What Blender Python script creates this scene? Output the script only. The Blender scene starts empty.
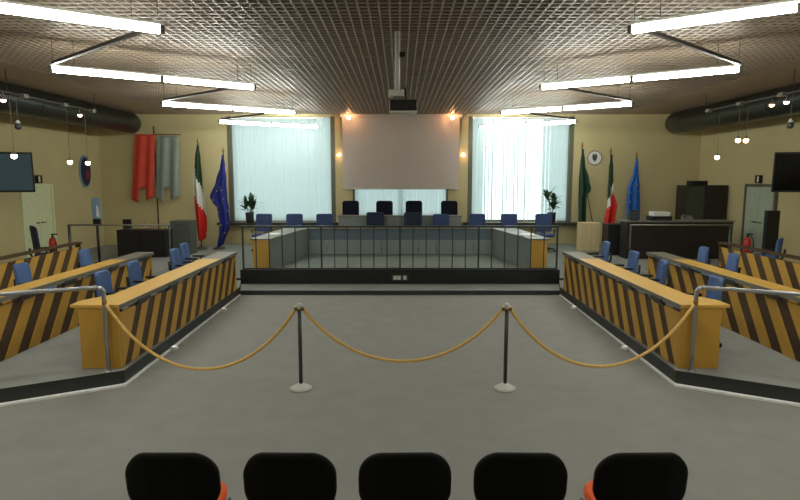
import bpy, bmesh, math, random
from mathutils import Vector, Matrix
random.seed(7)
C = bpy.context.scene.collection
PI = math.pi
R = math.radians

# ------------------------------------------------------------------ materials
def lin(c):
    return tuple(((v / 255) / 12.92 if v / 255 <= .04045 else ((v / 255 + .055) / 1.055) ** 2.4) for v in c)

def mat(name, rgb, rough=.6, metal=0., var=.0, scale=8., bump=0., bscale=60., spec=.5, stretch=None):
    m = bpy.data.materials.new(name); m.use_nodes = True
    nt = m.node_tree; b = nt.nodes['Principled BSDF']
    col = lin(rgb)
    b.inputs['Base Color'].default_value = (*col, 1)
    b.inputs['Roughness'].default_value = rough
    b.inputs['Metallic'].default_value = metal
    b.inputs['Specular IOR Level'].default_value = spec
    tc = nt.nodes.new('ShaderNodeTexCoord')
    src = tc.outputs['Object']
    if stretch:
        mp = nt.nodes.new('ShaderNodeMapping'); mp.inputs['Scale'].default_value = stretch
        nt.links.new(src, mp.inputs['Vector']); src = mp.outputs['Vector']
    if var > 0:
        n = nt.nodes.new('ShaderNodeTexNoise'); n.inputs['Scale'].default_value = scale; n.inputs['Detail'].default_value = 5
        nt.links.new(src, n.inputs['Vector'])
        r = nt.nodes.new('ShaderNodeValToRGB')
        r.color_ramp.elements[0].position = .3; r.color_ramp.elements[1].position = .7
        r.color_ramp.elements[0].color = (*[c * (1 - var) for c in col], 1)
        r.color_ramp.elements[1].color = (*[min(1, c * (1 + var)) for c in col], 1)
        nt.links.new(n.outputs['Fac'], r.inputs['Fac'])
        nt.links.new(r.outputs['Color'], b.inputs['Base Color'])
    if bump > 0:
        n2 = nt.nodes.new('ShaderNodeTexNoise'); n2.inputs['Scale'].default_value = bscale
        nt.links.new(src, n2.inputs['Vector'])
        bp = nt.nodes.new('ShaderNodeBump'); bp.inputs['Strength'].default_value = bump; bp.inputs['Distance'].default_value = .01
        nt.links.new(n2.outputs['Fac'], bp.inputs['Height'])
        nt.links.new(bp.outputs['Normal'], b.inputs['Normal'])
    return m

def emit(name, rgb, strength):
    m = bpy.data.materials.new(name); m.use_nodes = True
    nt = m.node_tree; nt.nodes.clear()
    e = nt.nodes.new('ShaderNodeEmission'); o = nt.nodes.new('ShaderNodeOutputMaterial')
    e.inputs['Color'].default_value = (*lin(rgb), 1); e.inputs['Strength'].default_value = strength
    nt.links.new(e.outputs[0], o.inputs[0])
    return m

M = {}
M['carpet'] = mat('grey_carpet', (147, 145, 139), .95, var=.05, scale=3.5, bump=.5, bscale=220, spec=.1)
M['platform'] = mat('platform_carpet', (140, 140, 135), .95, var=.08, scale=3, bump=.5, bscale=220, spec=.1)
M['dais'] = mat('dais_carpet', (122, 128, 122), .95, var=.08, scale=3, bump=.5, bscale=220, spec=.1)
M['kerb'] = mat('black_kerb', (12, 13, 12), .6, var=.1)
M['riser'] = mat('dark_riser', (42, 46, 44), .5, var=.1)
M['white_strip'] = mat('white_strip', (245, 245, 243), .5, var=.04)
M['wall'] = mat('cream_wall', (192, 179, 134), .85, var=.04, scale=1.2, bump=.1)
M['plaster'] = mat('tan_plaster', (172, 148, 120), .9, var=.04, scale=1.5)
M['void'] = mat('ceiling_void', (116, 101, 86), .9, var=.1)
M['grid'] = mat('grid_metal', (146, 130, 113), .5, metal=.15, var=.08, scale=2)
M['frame'] = mat('grey_window_frame', (92, 92, 76), .5, var=.06)
M['sill'] = mat('dark_sill', (38, 36, 32), .5, var=.1)
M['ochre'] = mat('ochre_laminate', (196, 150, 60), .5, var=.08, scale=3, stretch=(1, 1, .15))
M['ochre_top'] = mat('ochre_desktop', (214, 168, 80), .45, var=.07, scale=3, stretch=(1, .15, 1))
M['brown'] = mat('dark_brown_board', (74, 52, 26), .6, var=.15, scale=4)
M['edge'] = mat('grey_edge', (128, 124, 112), .4, metal=.2, var=.05)
M['greydark'] = mat('dark_grey_plastic', (62, 64, 66), .5, var=.08)
M['black'] = mat('black_plastic', (14, 14, 15), .5, var=.1)
M['soft_black'] = mat('black_upholstery', (9, 9, 10), .85, var=.1, bump=.2, spec=.2)
M['blackbrown'] = mat('black_brown_wood', (34, 28, 25), .45, var=.15, scale=5)
M['glassdark'] = mat('smoked_glass_door', (58, 60, 52), .25, var=.1)
M['orange'] = mat('orange_fabric', (236, 96, 34), .85, var=.06, bump=.3, bscale=300)
M['blue'] = mat('blue_fabric', (80, 106, 152), .85, var=.08, bump=.3, bscale=250)
M['midblue'] = mat('mid_blue_fabric', (56, 74, 116), .85, var=.08, bump=.3, bscale=250)
M['navy'] = mat('navy_fabric', (34, 40, 66), .8, var=.08, bump=.3, bscale=250)
M['leather'] = mat('blue_black_leather', (20, 22, 36), .8, var=.1, spec=.15)
M['steel'] = mat('brushed_steel', (178, 178, 180), .32, metal=.85, var=.05)
M['dsteel'] = mat('dark_steel', (70, 76, 74), .4, metal=.5, var=.06)
M['rail'] = mat('dark_green_grey_paint', (44, 50, 48), .45, var=.06)
M['rope'] = mat('gold_rope', (232, 188, 108), .8, var=.15, scale=60, bump=.6, bscale=120)
M['pale'] = mat('pale_base', (205, 206, 198), .45, var=.05)
M['deskgrey'] = mat('grey_desk_panel', (128, 136, 132), .5, var=.05, scale=2)
M['deskblue'] = mat('slate_desk_band', (84, 98, 108), .45, var=.06)
M['screen'] = mat('projection_cloth', (188, 176, 167), .9, var=.02, scale=1)
M['white'] = mat('white_plastic', (222, 222, 218), .45, var=.03)
M['duct'] = mat('dark_duct_metal', (46, 50, 46), .35, metal=.4, var=.12, scale=3)
M['lamphouse'] = mat('lamp_housing', (70, 64, 58), .5, var=.05)
M['bar'] = mat('dark_bar', (46, 40, 34), .5, var=.05)
M['red'] = mat('red_cloth', (200, 66, 48), .8, var=.08, scale=6)
M['flagred'] = mat('flag_red', (205, 36, 28), .8, var=.06)
M['flagwhite'] = mat('flag_white', (215, 214, 206), .8, var=.04)
M['flaggreen'] = mat('flag_green', (28, 58, 30), .8, var=.08)
M['deepgreen'] = mat('deep_green_cloth', (10, 48, 30), .8, var=.1)
M['euro'] = mat('royal_blue_cloth', (26, 38, 122), .8, var=.1)
M['sky'] = mat('bright_blue_cloth', (34, 96, 176), .8, var=.08)
M['greycloth'] = mat('grey_blue_cloth', (136, 146, 140), .8, var=.08, scale=6)
M['star'] = mat('yellow_star', (226, 196, 70), .7, var=.03)
M['brass'] = mat('brass', (150, 112, 52), .4, metal=.7, var=.08)
M['pole'] = mat('dark_wood_pole', (70, 50, 34), .5, var=.1)
M['leaf'] = mat('green_leaf', (40, 72, 34), .6, var=.2, scale=12)
M['pot'] = mat('dark_pot', (44, 42, 42), .5, var=.1)
M['doorgreen'] = mat('pale_green_door', (212, 218, 176), .5, var=.05)
M['doorgrey'] = mat('grey_green_door', (168, 178, 158), .45, var=.06)
M['signred'] = mat('extinguisher_red', (190, 40, 34), .4, var=.05)
M['darkred'] = mat('dark_red_enamel', (120, 34, 36), .6, var=.1)
M['cream'] = mat('cream_cupboard', (196, 178, 136), .6, var=.05)
M['cabgrey'] = mat('grey_green_cabinet', (78, 82, 74), .5, var=.06)
M['paleblue'] = mat('pale_blue_panel', (120, 150, 170), .4, var=.08)
M['tv'] = mat('tv_glass', (8, 8, 9), .18)
M['crest'] = mat('crest_ink', (70, 62, 70), .6, var=.1)
M['tube'] = emit('fluorescent_tube', (246, 250, 240), 72.0)
M['bulb'] = emit('warm_bulb', (255, 226, 190), 14.0)
M['bulb_pink'] = emit('amber_bulb', (255, 196, 140), 14.0)
M['tv_reflection'] = emit('painted_tv_reflection', (84, 104, 108), .34)  # weak emission paints a blue-grey reflection onto the left television screen
M['floorlamp'] = emit('floor_led', (255, 250, 240), 1.2)

def translucent(name, rgb, tw):
    m = bpy.data.materials.new(name); m.use_nodes = True
    nt = m.node_tree; nt.nodes.clear()
    o = nt.nodes.new('ShaderNodeOutputMaterial'); mx = nt.nodes.new('ShaderNodeMixShader')
    d = nt.nodes.new('ShaderNodeBsdfDiffuse'); t = nt.nodes.new('ShaderNodeBsdfTranslucent')
    n = nt.nodes.new('ShaderNodeTexNoise'); n.inputs['Scale'].default_value = 3
    tc = nt.nodes.new('ShaderNodeTexCoord'); nt.links.new(tc.outputs['Object'], n.inputs['Vector'])
    r = nt.nodes.new('ShaderNodeValToRGB'); c = lin(rgb)
    r.color_ramp.elements[0].color = (*[v * .94 for v in c], 1); r.color_ramp.elements[1].color = (*c, 1)
    nt.links.new(n.outputs['Fac'], r.inputs['Fac'])
    for s in (d, t): nt.links.new(r.outputs['Color'], s.inputs['Color'])
    mx.inputs['Fac'].default_value = tw
    nt.links.new(d.outputs[0], mx.inputs[1]); nt.links.new(t.outputs[0], mx.inputs[2]); nt.links.new(mx.outputs[0], o.inputs[0])
    return m
M['blind'] = translucent('blind_fabric', (228, 240, 238), .8)

def glass():
    m = bpy.data.materials.new('window_glass'); m.use_nodes = True
    nt = m.node_tree; nt.nodes.clear()
    o = nt.nodes.new('ShaderNodeOutputMaterial'); mx = nt.nodes.new('ShaderNodeMixShader')
    t = nt.nodes.new('ShaderNodeBsdfTransparent'); g = nt.nodes.new('ShaderNodeBsdfGlossy')
    f = nt.nodes.new('ShaderNodeFresnel'); f.inputs['IOR'].default_value = 1.45
    t.inputs['Color'].default_value = (.93, .98, .97, 1); g.inputs['Roughness'].default_value = .03
    nt.links.new(f.outputs[0], mx.inputs[0]); nt.links.new(t.outputs[0], mx.inputs[1]); nt.links.new(g.outputs[0], mx.inputs[2])
    nt.links.new(mx.outputs[0], o.inputs[0])
    return m
M['glass'] = glass()

# ------------------------------------------------------------------ mesh helpers
class MB:
    def __init__(s): s.bm = bmesh.new(); s.mats = []
    def mi(s, m):
        if m not in s.mats: s.mats.append(m)
        return s.mats.index(m)
    def poly(s, pts, m):
        f = s.bm.faces.new([s.bm.verts.new(p) for p in pts]); f.material_index = s.mi(m); return f
    def prism(s, a, b, m):                     # two matching outlines -> closed solid
        va = [s.bm.verts.new(p) for p in a]; vb = [s.bm.verts.new(p) for p in b]
        i = s.mi(m); n = len(a); fs = [s.bm.faces.new(va[::-1]), s.bm.faces.new(vb)]
        for k in range(n): fs.append(s.bm.faces.new((va[k], va[(k + 1) % n], vb[(k + 1) % n], vb[k])))
        for f in fs: f.material_index = i
    def box(s, c, d, m, rot=None):
        x, y, z = d[0] / 2, d[1] / 2, d[2] / 2
        P = [Vector(p) for p in ((-x, -y), (x, -y), (x, y), (-x, y))] if False else None
        a = [Vector((-x, -y, -z)), Vector((x, -y, -z)), Vector((x, y, -z)), Vector((-x, y, -z))]
        b = [Vector((v.x, v.y, z)) for v in a]
        if rot is not None:
            q = rot.to_matrix() if hasattr(rot, 'to_matrix') else rot
            a = [q @ v for v in a]; b = [q @ v for v in b]
        c = Vector(c); s.prism([v + c for v in a], [v + c for v in b], m)
    def bb(s, x0, x1, y0, y1, z0, z1, m):
        s.box(((x0 + x1) / 2, (y0 + y1) / 2, (z0 + z1) / 2), (abs(x1 - x0), abs(y1 - y0), abs(z1 - z0)), m)
    def tube(s, pts, r, m, seg=10, caps=True):
        pts = [Vector(p) for p in pts]; rings = []; i = s.mi(m)
        rr = r if isinstance(r, (list, tuple)) else [r] * len(pts)
        ref = None
        for k, p in enumerate(pts):
            t = (pts[min(k + 1, len(pts) - 1)] - pts[max(k - 1, 0)]).normalized()
            if ref is None: ref = Vector((0, 0, 1)) if abs(t.z) < .9 else Vector((1, 0, 0))
            u = t.cross(ref).normalized(); v = u.cross(t).normalized(); ref = v
            rings.append([s.bm.verts.new(p + (u * math.cos(a) + v * math.sin(a)) * rr[k]) for a in [2 * PI * j / seg for j in range(seg)]])
        for k in range(len(rings) - 1):
            for j in range(seg):
                f = s.bm.faces.new((rings[k][j], rings[k][(j + 1) % seg], rings[k + 1][(j + 1) % seg], rings[k + 1][j])); f.material_index = i; f.smooth = True
        if caps:
            for rg in (rings[0][::-1], rings[-1]):
                f = s.bm.faces.new(rg); f.material_index = i
    def lathe(s, prof, c, m, seg=20):
        i = s.mi(m); c = Vector(c); rings = []
        for r, z in prof:
            rings.append([s.bm.verts.new(c + Vector((max(r, 1e-4) * math.cos(2 * PI * j / seg), max(r, 1e-4) * math.sin(2 * PI * j / seg), z))) for j in range(seg)])
        for k in range(len(rings) - 1):
            for j in range(seg):
                f = s.bm.faces.new((rings[k][j], rings[k][(j + 1) % seg], rings[k + 1][(j + 1) % seg], rings[k + 1][j])); f.material_index = i; f.smooth = True
        for rg in (rings[0][::-1], rings[-1]):
            f = s.bm.faces.new(rg); f.material_index = i
    def slab(s, w, h, t, rad, m, xf, n=6, curve=0., dome=0.):   # upright rounded-rectangle pad in local xz, thickness y
        out = []
        for cx, cz, a0 in ((w / 2 - rad, h / 2 - rad, 0), (-w / 2 + rad, h / 2 - rad, PI / 2), (-w / 2 + rad, -h / 2 + rad, PI), (w / 2 - rad, -h / 2 + rad, 1.5 * PI)):
            for k in range(n + 1):
                a = a0 + PI / 2 * k / n; px, pz = cx + rad * math.cos(a), cz + rad * math.sin(a); out.append((px, pz + (dome * (1 - (2 * px / w) ** 2) if pz > 0 else 0)))
        i = s.mi(m)
        lay = ((1 - .10, -.5), (1, -.28), (1, .28), (1 - .10, .5))
        rings = []
        for sc, ty in lay:
            rings.append([s.bm.verts.new(xf @ Vector((x * sc if sc == 1 else x - math.copysign(min(abs(x), .018), x), ty * t + curve * (x / (w / 2)) ** 2, z if sc == 1 else z - math.copysign(min(abs(z), .018), z)))) for x, z in out])
        L = len(out)
        for k in range(3):
            for j in range(L):
                f = s.bm.faces.new((rings[k][j], rings[k][(j + 1) % L], rings[k + 1][(j + 1) % L], rings[k + 1][j])); f.material_index = i; f.smooth = True
        for k, rg in ((0, rings[0][::-1]), (3, rings[3])):   # fill each face as strips so a curved pad stays smooth
            ring = rings[k]; half = L // 2
            # order: start right side going up/over; pair vertices mirrored in z
            top = ring[:half]; bot = ring[half:][::-1]
            for j in range(half - 1):
                q = (top[j], top[j + 1], bot[j + 1], bot[j])
                f = s.bm.faces.new(q); f.material_index = i
    def build(s, name, parent=None, loc=(0, 0, 0), bevel=0., rot=None):
        bmesh.ops.recalc_face_normals(s.bm, faces=s.bm.faces)
        me = bpy.data.meshes.new(name); s.bm.to_mesh(me); s.bm.free()
        for m in s.mats: me.materials.append(m)
        o = bpy.data.objects.new(name, me); C.objects.link(o)
        o.location = loc
        if rot: o.rotation_euler = rot
        if parent: o.parent = parent
        if bevel > 0:
            b = o.modifiers.new('edge', 'BEVEL'); b.width = bevel; b.segments = 2; b.limit_method = 'ANGLE'
        return o

def thing(name, label, cat, loc=(0, 0, 0), rotz=0, group=None):
    o = bpy.data.objects.new(name, None); C.objects.link(o)
    o.location = loc; o.rotation_euler = (0, 0, rotz); o.empty_display_size = .1
    return tag(o, label, cat, group)
def tag(o, label, cat, group=None):
    o['label'] = label; o['category'] = cat
    if group: o['group'] = group
    return o
def struct(o): o['kind'] = 'structure'; return o
def dup(root, loc, rotz, label, group=None):
    r = root.copy(); C.objects.link(r); r.location = loc; r.rotation_euler = (0, 0, rotz); r['label'] = label
    if group: r['group'] = group
    for ch in list(root.children):
        c = ch.copy(); C.objects.link(c); c.parent = r
        for g in list(ch.children):
            d = g.copy(); C.objects.link(d); d.parent = c
    return r
def one(name, parent, fn, bevel=0.):
    b = MB(); fn(b); return b.build(name, parent, bevel=bevel)

# ------------------------------------------------------------------ the room
WX, WB, WF, CZ = 9.2, 18.0, -3.0, 4.15
b = MB(); b.bb(-WX - .2, WX + .2, WF - .2, WB + .3, -.2, 0, M['carpet']); struct(b.build('floor'))
b = MB(); b.bb(-WX - .2, -WX, WF, WB, 0, CZ + .2, M['wall']); struct(b.build('wall_left'))
b = MB(); b.bb(WX, WX + .2, WF, WB, 0, CZ + .2, M['wall']); struct(b.build('wall_right'))
b = MB(); b.bb(-WX - .2, WX + .2, WF - .2, WF, 0, CZ + .2, M['wall']); struct(b.build('wall_front'))
# back wall with three window openings
OP = [(-5.28, -1.99, .87, 4.09), (-1.46, 1.49, 1.02, 3.98), (2.09, 5.31, .87, 4.09)]
b = MB(); xs = [-WX - .2]
for x0, x1, z0, z1 in OP:
    b.bb(xs[-1], x0, WB, WB + .3, 0, CZ + .2, M['wall'])
    b.bb(x0, x1, WB, WB + .3, 0, z0, M['wall']); b.bb(x0, x1, WB, WB + .3, z1, CZ + .2, M['wall']); xs.append(x1)
b.bb(xs[-1], WX + .2, WB, WB + .3, 0, CZ + .2, M['wall']); struct(b.build('wall_back'))

# ceiling: plaster borders, open metal egg-crate grid in the middle, dark void above it
GX = 6.6
b = MB()
b.bb(-WX, -GX, WF, WB, CZ, CZ + .06, M['plaster']); b.bb(GX, WX, WF, WB, CZ, CZ + .06, M['plaster'])
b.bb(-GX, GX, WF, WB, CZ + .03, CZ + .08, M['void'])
n = int(2 * GX / .12)
for k in range(n + 1):
    x = -GX + .004 + k * (2 * GX - .008) / n
    b.bb(x - .011, x + .011, WF, WB, CZ, CZ + .014, M['grid'])
n = int((WB - WF) / .14)
for k in range(n + 1):
    y = WF + .01 + k * (WB - WF - .02) / n
    b.bb(-GX, GX, y - .014, y + .014, CZ + .001, CZ + .013, M['grid'])
struct(b.build('ceiling'))

# windows, each with frame, panes; vertical blinds are things of their own
for i, (x0, x1, z0, z1) in enumerate(OP):
    w = bpy.data.objects.new(f'window_{i + 1}', None); C.objects.link(w); struct(w)
    w.location = ((x0 + x1) / 2, WB, z0)
    hw, h = (x1 - x0) / 2, z1 - z0
    f = MB(); fw = .13 if i != 1 else .06
    for sx in (-1, 1): f.bb(sx * hw, sx * (hw - fw), -.012, .26, 0, h, M['frame'])
    f.bb(-hw + fw, hw - fw, .20, .26, h - .06, h, M['frame']); f.bb(-hw + fw, hw - fw, .20, .26, 0, .06, M['frame'])
    for k in range(1, 2) if i == 1 else (): f.bb(-.03, .03, .205, .255, .06, h - .06, M['frame'])
    f.build('window_frame', w)
    g = MB(); g.bb(-hw + fw, hw - fw, .225, .235, .06, h - .06, M['glass']); g.build('pane', w)
    bl = thing('vertical_blind', ['pale closed vertical blind filling the tall window by the flags and left plant',
                                  'short stretch of vertical blind showing below the projection screen',
                                  'bright half-open vertical blind filling the tall window beside the green flag'][i], 'window blind', ((x0 + x1) / 2, WB + .1, z0))
    one('headrail', bl, lambda q: q.bb(-hw + fw + .01, hw - fw - .01, -.03, .03, h - .06, h - .012, M['white']))
    q = MB(); sw = .127; nn = int((2 * hw - 2 * fw) / .112)
    for k in range(nn):
        x = -hw + fw + .065 + k * (2 * hw - 2 * fw - .13) / (nn - 1)
        a = R(14 + random.uniform(-5, 5))
        if i == 2:
            t = k / nn
            a = R((74 if .08 < t < .72 else 24) + random.uniform(-14, 8))
        if i == 1: a = R(24 + random.uniform(-6, 8))
        cx, sy = math.cos(a) * sw / 2, math.sin(a) * sw / 2
        mid = .008
        P0 = [(x - cx, -sy, .03), (x + mid * math.sin(a), -mid, .03), (x + cx, sy, .03)]
        P1 = [(p[0], p[1], h - .06) for p in P0]
        for j in range(2): q.poly((P0[j], P0[j + 1], P1[j + 1], P1[j]), M['blind'])
    q.build('slats', bl)
b = MB(); b.bb(-5.6, -1.85, 17.68, WB, .80, .87, M['sill']); struct(b.build('trim_1'))
b = MB(); b.bb(1.95, 5.5, 17.68, WB, .80, .87, M['sill']); struct(b.build('trim_2'))

# doors in the side walls
for i, (s, m, y0, y1) in enumerate(((-1, M['doorgreen'], 14.05, 15.35), (1, M['doorgrey'], 14.16, 15.46))):
    d = bpy.data.objects.new(f'door_{i + 1}', None); C.objects.link(d); struct(d); d.location = (s * WX, (y0 + y1) / 2, .16)
    hw = (y1 - y0) / 2
    fr = MB()
    for e in (-1, 1): fr.bb(0, -s * .07, e * hw, e * (hw - .07), 0, 1.92, M['frame'] if s > 0 else M['doorgreen'])
    fr.bb(0, -s * .07, -hw + .07, hw - .07, 1.85, 1.92, M['frame'] if s > 0 else M['doorgreen']); fr.build('door_frame', d)
    for e in (-1, 1):
        l = MB(); l.bb(-s * .005, -s * .05, e * .004, e * (hw - .075), .01, 1.845, m); lf = l.build('door_leaf', d)
        hd = MB(); hd.tube([(-s * .05, e * .07, .95), (-s * .10, e * .07, .95), (-s * .10, e * .2, .95)], .012, M['dsteel']); hd.build('door_handle', lf)
    sg = tag(one('door_sign', None, lambda q: (q.bb(s * (WX - .001), s * (WX - .09), (y0 + y1) / 2 - .09 + .1, (y0 + y1) / 2 + .09 + .1, 2.10, 2.30, M['black']), q.bb(s * (WX - .09), s * (WX - .095), (y0 + y1) / 2 + .1 - .07, (y0 + y1) / 2 + .1 - .01, 2.13, 2.27, M['white']))),
             'small black and white box above the pale green door' if s < 0 else 'small black and white box above the grey-green door', 'sign')

# raised side platforms with dark risers, the dais, the centre step, white floor strip
def extr(pts, z0, z1, m, name, side=None):
    q = MB(); n = len(pts)
    q.poly([(x, y, z1) for x, y in pts], m); q.poly([(x, y, z0) for x, y in pts[::-1]], side or m)
    for k in range(n):
        (x0, y0), (x1, y1) = pts[k], pts[(k + 1) % n]
        q.poly([(x0, y0, z0), (x1, y1, z0), (x1, y1, z1), (x0, y0, z1)], side or m)
    return struct(q.build(name))
for s, nm in ((-1, 'platform_left'), (1, 'platform_right')):
    extr([(s * 2.99, 6.08), (s * 3.07, 10.95), (s * 3.25, 11.68), (s * 5.3, 11.68), (s * 5.3, WB), (s * WX, WB), (s * WX, 2.5)], 0.001, .16, M['platform'], nm, M['riser'])
extr([(-5.3, 11.68), (5.3, 11.68), (5.3, WB), (-5.3, WB)], 0.001, .2, M['dais'], 'dais', M['riser'])
extr([(-3.07, 10.96), (3.07, 10.96), (3.24, 11.675), (-3.24, 11.675)], 0.001, .085, M['platform'], 'step', M['riser'])
tr = 3
for s in (-1, 1):
    def strip(q, s=s):
        P = [(s * 3.09, 10.94), (s * 3.0, 6.06), (s * WX, 2.46)]
        ins = [(s * 3.055, 10.94), (s * 2.955, 6.01), (s * (WX - .02), 2.40)]
        for k in range(2):
            a = [(*P[k], .001), (*P[k + 1], .001), (*ins[k + 1], .001), (*ins[k], .001)]
            q.prism(a, [(x, y, .022) for x, y, z in a], M['white_strip'])
    struct(one(f'trim_{tr}', None, strip)); tr += 1
for (x, y, l) in ((-3.0, 7.36, 'white floor light by the left desk, nearer the rope'), (-3.03, 9.6, 'white floor light by the left desk, nearer the step'),
                  (2.99, 7.36, 'white floor light by the right desk, nearer the rope'), (3.04, 9.75, 'white floor light by the right desk, nearer the step')):
    q = MB(); q.lathe([(.055, 0), (.055, .03), (.035, .05)], (0, 0, 0), M['white'], 14); q.lathe([(.03, .05), (.012, .056)], (0, 0, 0), M['floorlamp'], 12)
    tag(q.build('floor_light', None, (x + (.05 if x < 0 else -.05), y, .0)), l, 'floor light', 'small floor lights along the white strip')

# dark kerb along the front of the dais, socket plate on it
b = MB(); b.bb(-3.25, 3.25, 11.685, 11.80, .2, .375, M['kerb']); b.bb(-3.25, 3.25, 11.66, 11.685, .085, .375, M['kerb']); struct(b.build('trim_5'))
t = thing('socket_plate', 'small pale socket plate on the dark kerb in the centre', 'socket', (0, 11.66, .215))
one('plate', t, lambda q: q.bb(-.17, .17, -.012, 0, -.055, .055, M['greydark']))
for x, w in ((-.1, .07), (-.02, .07), (.1, .06)): one('socket', t, lambda q, x=x, w=w: q.bb(x - w / 2, x + w / 2, -.02, -.012, -.04, .04, M['pale']))

# dais railing
t = thing('metal_railing', 'dark metal railing with thin bars along the front of the dais', 'railing', (0, 11.74, .375))
one('top_rail', t, lambda q: q.bb(-3.22, 3.22, -.03, .03, .855, .895, M['rail']))
one('bottom_rail', t, lambda q: q.bb(-3.22, 3.22, -.015, .015, .0, .03, M['rail']))
for k in range(25):
    x = -3.2 + 6.4 * k / 24
    w = .017 if k in (0, 6, 12, 18, 24) else .010
    one('baluster', t, lambda q: q.bb(x - w, x + w, -w, w, .03, .855, M['rail']))

# ------------------------------------------------------------------ striped council desks
def clip(pts, y0, y1):
    for lim, sg in ((y0, 1), (y1, -1)):
        out = []
        for k in range(len(pts)):
            a, c = pts[k], pts[(k + 1) % len(pts)]
            ia, ic = (a[0] - lim) * sg >= 0, (c[0] - lim) * sg >= 0
            if ia: out.append(a)
            if ia != ic:
                f = (lim - a[0]) / (c[0] - a[0]); out.append((lim, a[1] + f * (c[1] - a[1])))
        pts = out
        if len(pts) < 3: return []
    return pts
def desk(s, X, y0, y1, top, label, boxes, dark=False, depth=.5, thin=.34, per=.43, lean=.44):
    """s=-1 left bank, +1 right bank; x grows outward from the striped front."""
    t = thing('council_desk', label, 'desk', (s * X, y0, .16), 0, 'striped council desks')
    L = y1 - y0; H = top - .16
    X_ = lambda v: s * v
    def fp(q):
        q.bb(X_(.03), X_(.055), .02, L - .02, 0, H - .10, M['brown'])
        k = -1.2; w = 1.27
        while k < L:
            p = clip([(k, 0.), (k + w, 0.), (k + w + lean, H - .10), (k + lean, H - .10)], .03, L - .03)
            if p: q.prism([(X_(.022), y, z + 0.001) for y, z in p], [(X_(.03), y, z + 0.001) for y, z in p], M['ochre'])
            k = .06 + per * .45 if w > 1 else k + per
            w = per * .50
    one('front_panel', t, fp)
    if not dark:
        one('end_panel', t, lambda q: q.bb(X_(.02), X_(depth - .05), -.02, .02, 0, H - .035, M['ochre']), .004)
        one('end_panel', t, lambda q: q.bb(X_(.02), X_(thin), L - .02, L + .02, 0, H - .035, M['ochre']), .004)
        oc = [(0, -.03), (0, L - .95), (thin, L - .95), (thin, .55), (depth + .03, .2), (depth + .03, -.03)]
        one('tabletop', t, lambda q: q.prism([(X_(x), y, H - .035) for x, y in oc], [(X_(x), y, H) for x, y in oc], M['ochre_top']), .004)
        one('end_shelf', t, lambda q: q.bb(X_(0), X_(thin), L - .945, L + .03, H - .035, H - .002, M['edge']), .004)
        one('edge_strip', t, lambda q: q.bb(X_(-.012), X_(0), -.03, L + .03, H - .055, H - .002, M['edge']))
    else:
        one('end_panel', t, lambda q: q.bb(X_(.02), X_(depth - .05), -.02, .02, 0, H - .035, M['brown']), .004)
        one('end_panel', t, lambda q: q.bb(X_(.02), X_(depth - .05), L - .02, L + .02, 0, H - .035, M['brown']), .004)
        one('tabletop', t, lambda q: q.bb(X_(0), X_(depth), -.05, L + .05, H - .035, H, M['brown']), .004)
    for y in boxes:
        def cb(q, y=y):
            q.prism([(X_(-.03), y - y0 - .14, H - .06), (X_(.03), y - y0 - .14, H - .13), (X_(.03), y - y0 - .14, H - .036), (X_(-.03), y - y0 - .14, H - .03)],
                    [(X_(-.03), y - y0 + .14, H - .06), (X_(.03), y - y0 + .14, H - .13), (X_(.03), y - y0 + .14, H - .036), (X_(-.03), y - y0 + .14, H - .03)], M['greydark'])
        one('connection_box', t, cb)
    return t
for s, nm in ((-1, 'left'), (1, 'right')):
    o = 'with the green door' if s < 0 else 'with the grey-green door'
    desk(s, 3.03, 6.16, 10.65, .875, f'ochre desk with slanted dark stripes on the {nm} bank, innermost row beside the step', (6.7, 7.6, 8.8, 10.0), per=.37, lean=.36)
    desk(s, 4.50, 5.75, 10.45, .895, f'ochre striped desk on the {nm} bank, middle row behind the handrail', (6.9, 7.8, 9.0, 10.0), thin=.30)
    desk(s, 6.50, 5.2, 11.75, .935, f'dark-topped striped desk on the {nm} bank, outermost row nearest the wall', (), True, .16)

# ------------------------------------------------------------------ office chairs
def backpad(q, w, h, th, z, y, tilt, m, curve=.05, rad=.06):
    q.slab(w, h, th, rad, m, Matrix.Translation((0, y, z)) @ Matrix.Rotation(tilt, 4, 'X'), curve=curve)
def office_chair(name, label, fm, tall=False, bw=.46, bh=.44, bz=.65):
    t = thing(name, label, 'chair'); ax = bw / 2 + .035
    q = MB(); q.slab(bw + .02, .46, .08, .09, fm, Matrix.Translation((0, .02, .45)) @ Matrix.Rotation(PI / 2, 4, 'X')); q.build('seat', t)
    q = MB()
    if tall: backpad(q, .50, .80, .08, .95, -.25, R(6), fm, .05, .08)
    else: backpad(q, bw, bh, .06, bz, -.24, R(5), fm, .05, .06)
    q.build('backrest', t)
    one('back_bracket', t, lambda q: q.tube([(0, -.1, .40), (0, -.25, .41), (0, -.305, .5), (0, -.31, .62)], .022, M['black'], 8))
    for e in (-1, 1):
        one('armrest', t, lambda q: (q.tube([(e * .2, .03, .40), (e * ax, .03, .42), (e * ax, .03, .57)], .016, M['black'], 8),
                                     q.bb(e * (ax - .025), e * (ax + .025), -.12, .1, .57, .60, M['black'])))
    one('gas_column', t, lambda q: q.tube([(0, 0, .09), (0, 0, .405)], .028, M['black'], 10))
    bs = MB()
    for k in range(5):
        a = 2 * PI * k / 5 + .3
        bs.tube([(0, 0, .1), (.28 * math.cos(a), .28 * math.sin(a), .075)], [.026, .016], M['black'], 8)
    bs.build('star_base', t)
    for k in range(5):
        a = 2 * PI * k / 5 + .3; cx, cy = .28 * math.cos(a), .28 * math.sin(a)
        one('caster', t, lambda q: q.tube([(cx - .02 * math.sin(a), cy + .02 * math.cos(a), .03), (cx + .02 * math.sin(a), cy - .02 * math.cos(a), .03)], .03, M['black'], 10))
    return t
blue0 = office_chair('office_chair', '', M['blue'], bw=.32, bh=.40)
blued = office_chair('office_chair', '', M['midblue'], bh=.50, bz=.78)
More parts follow.
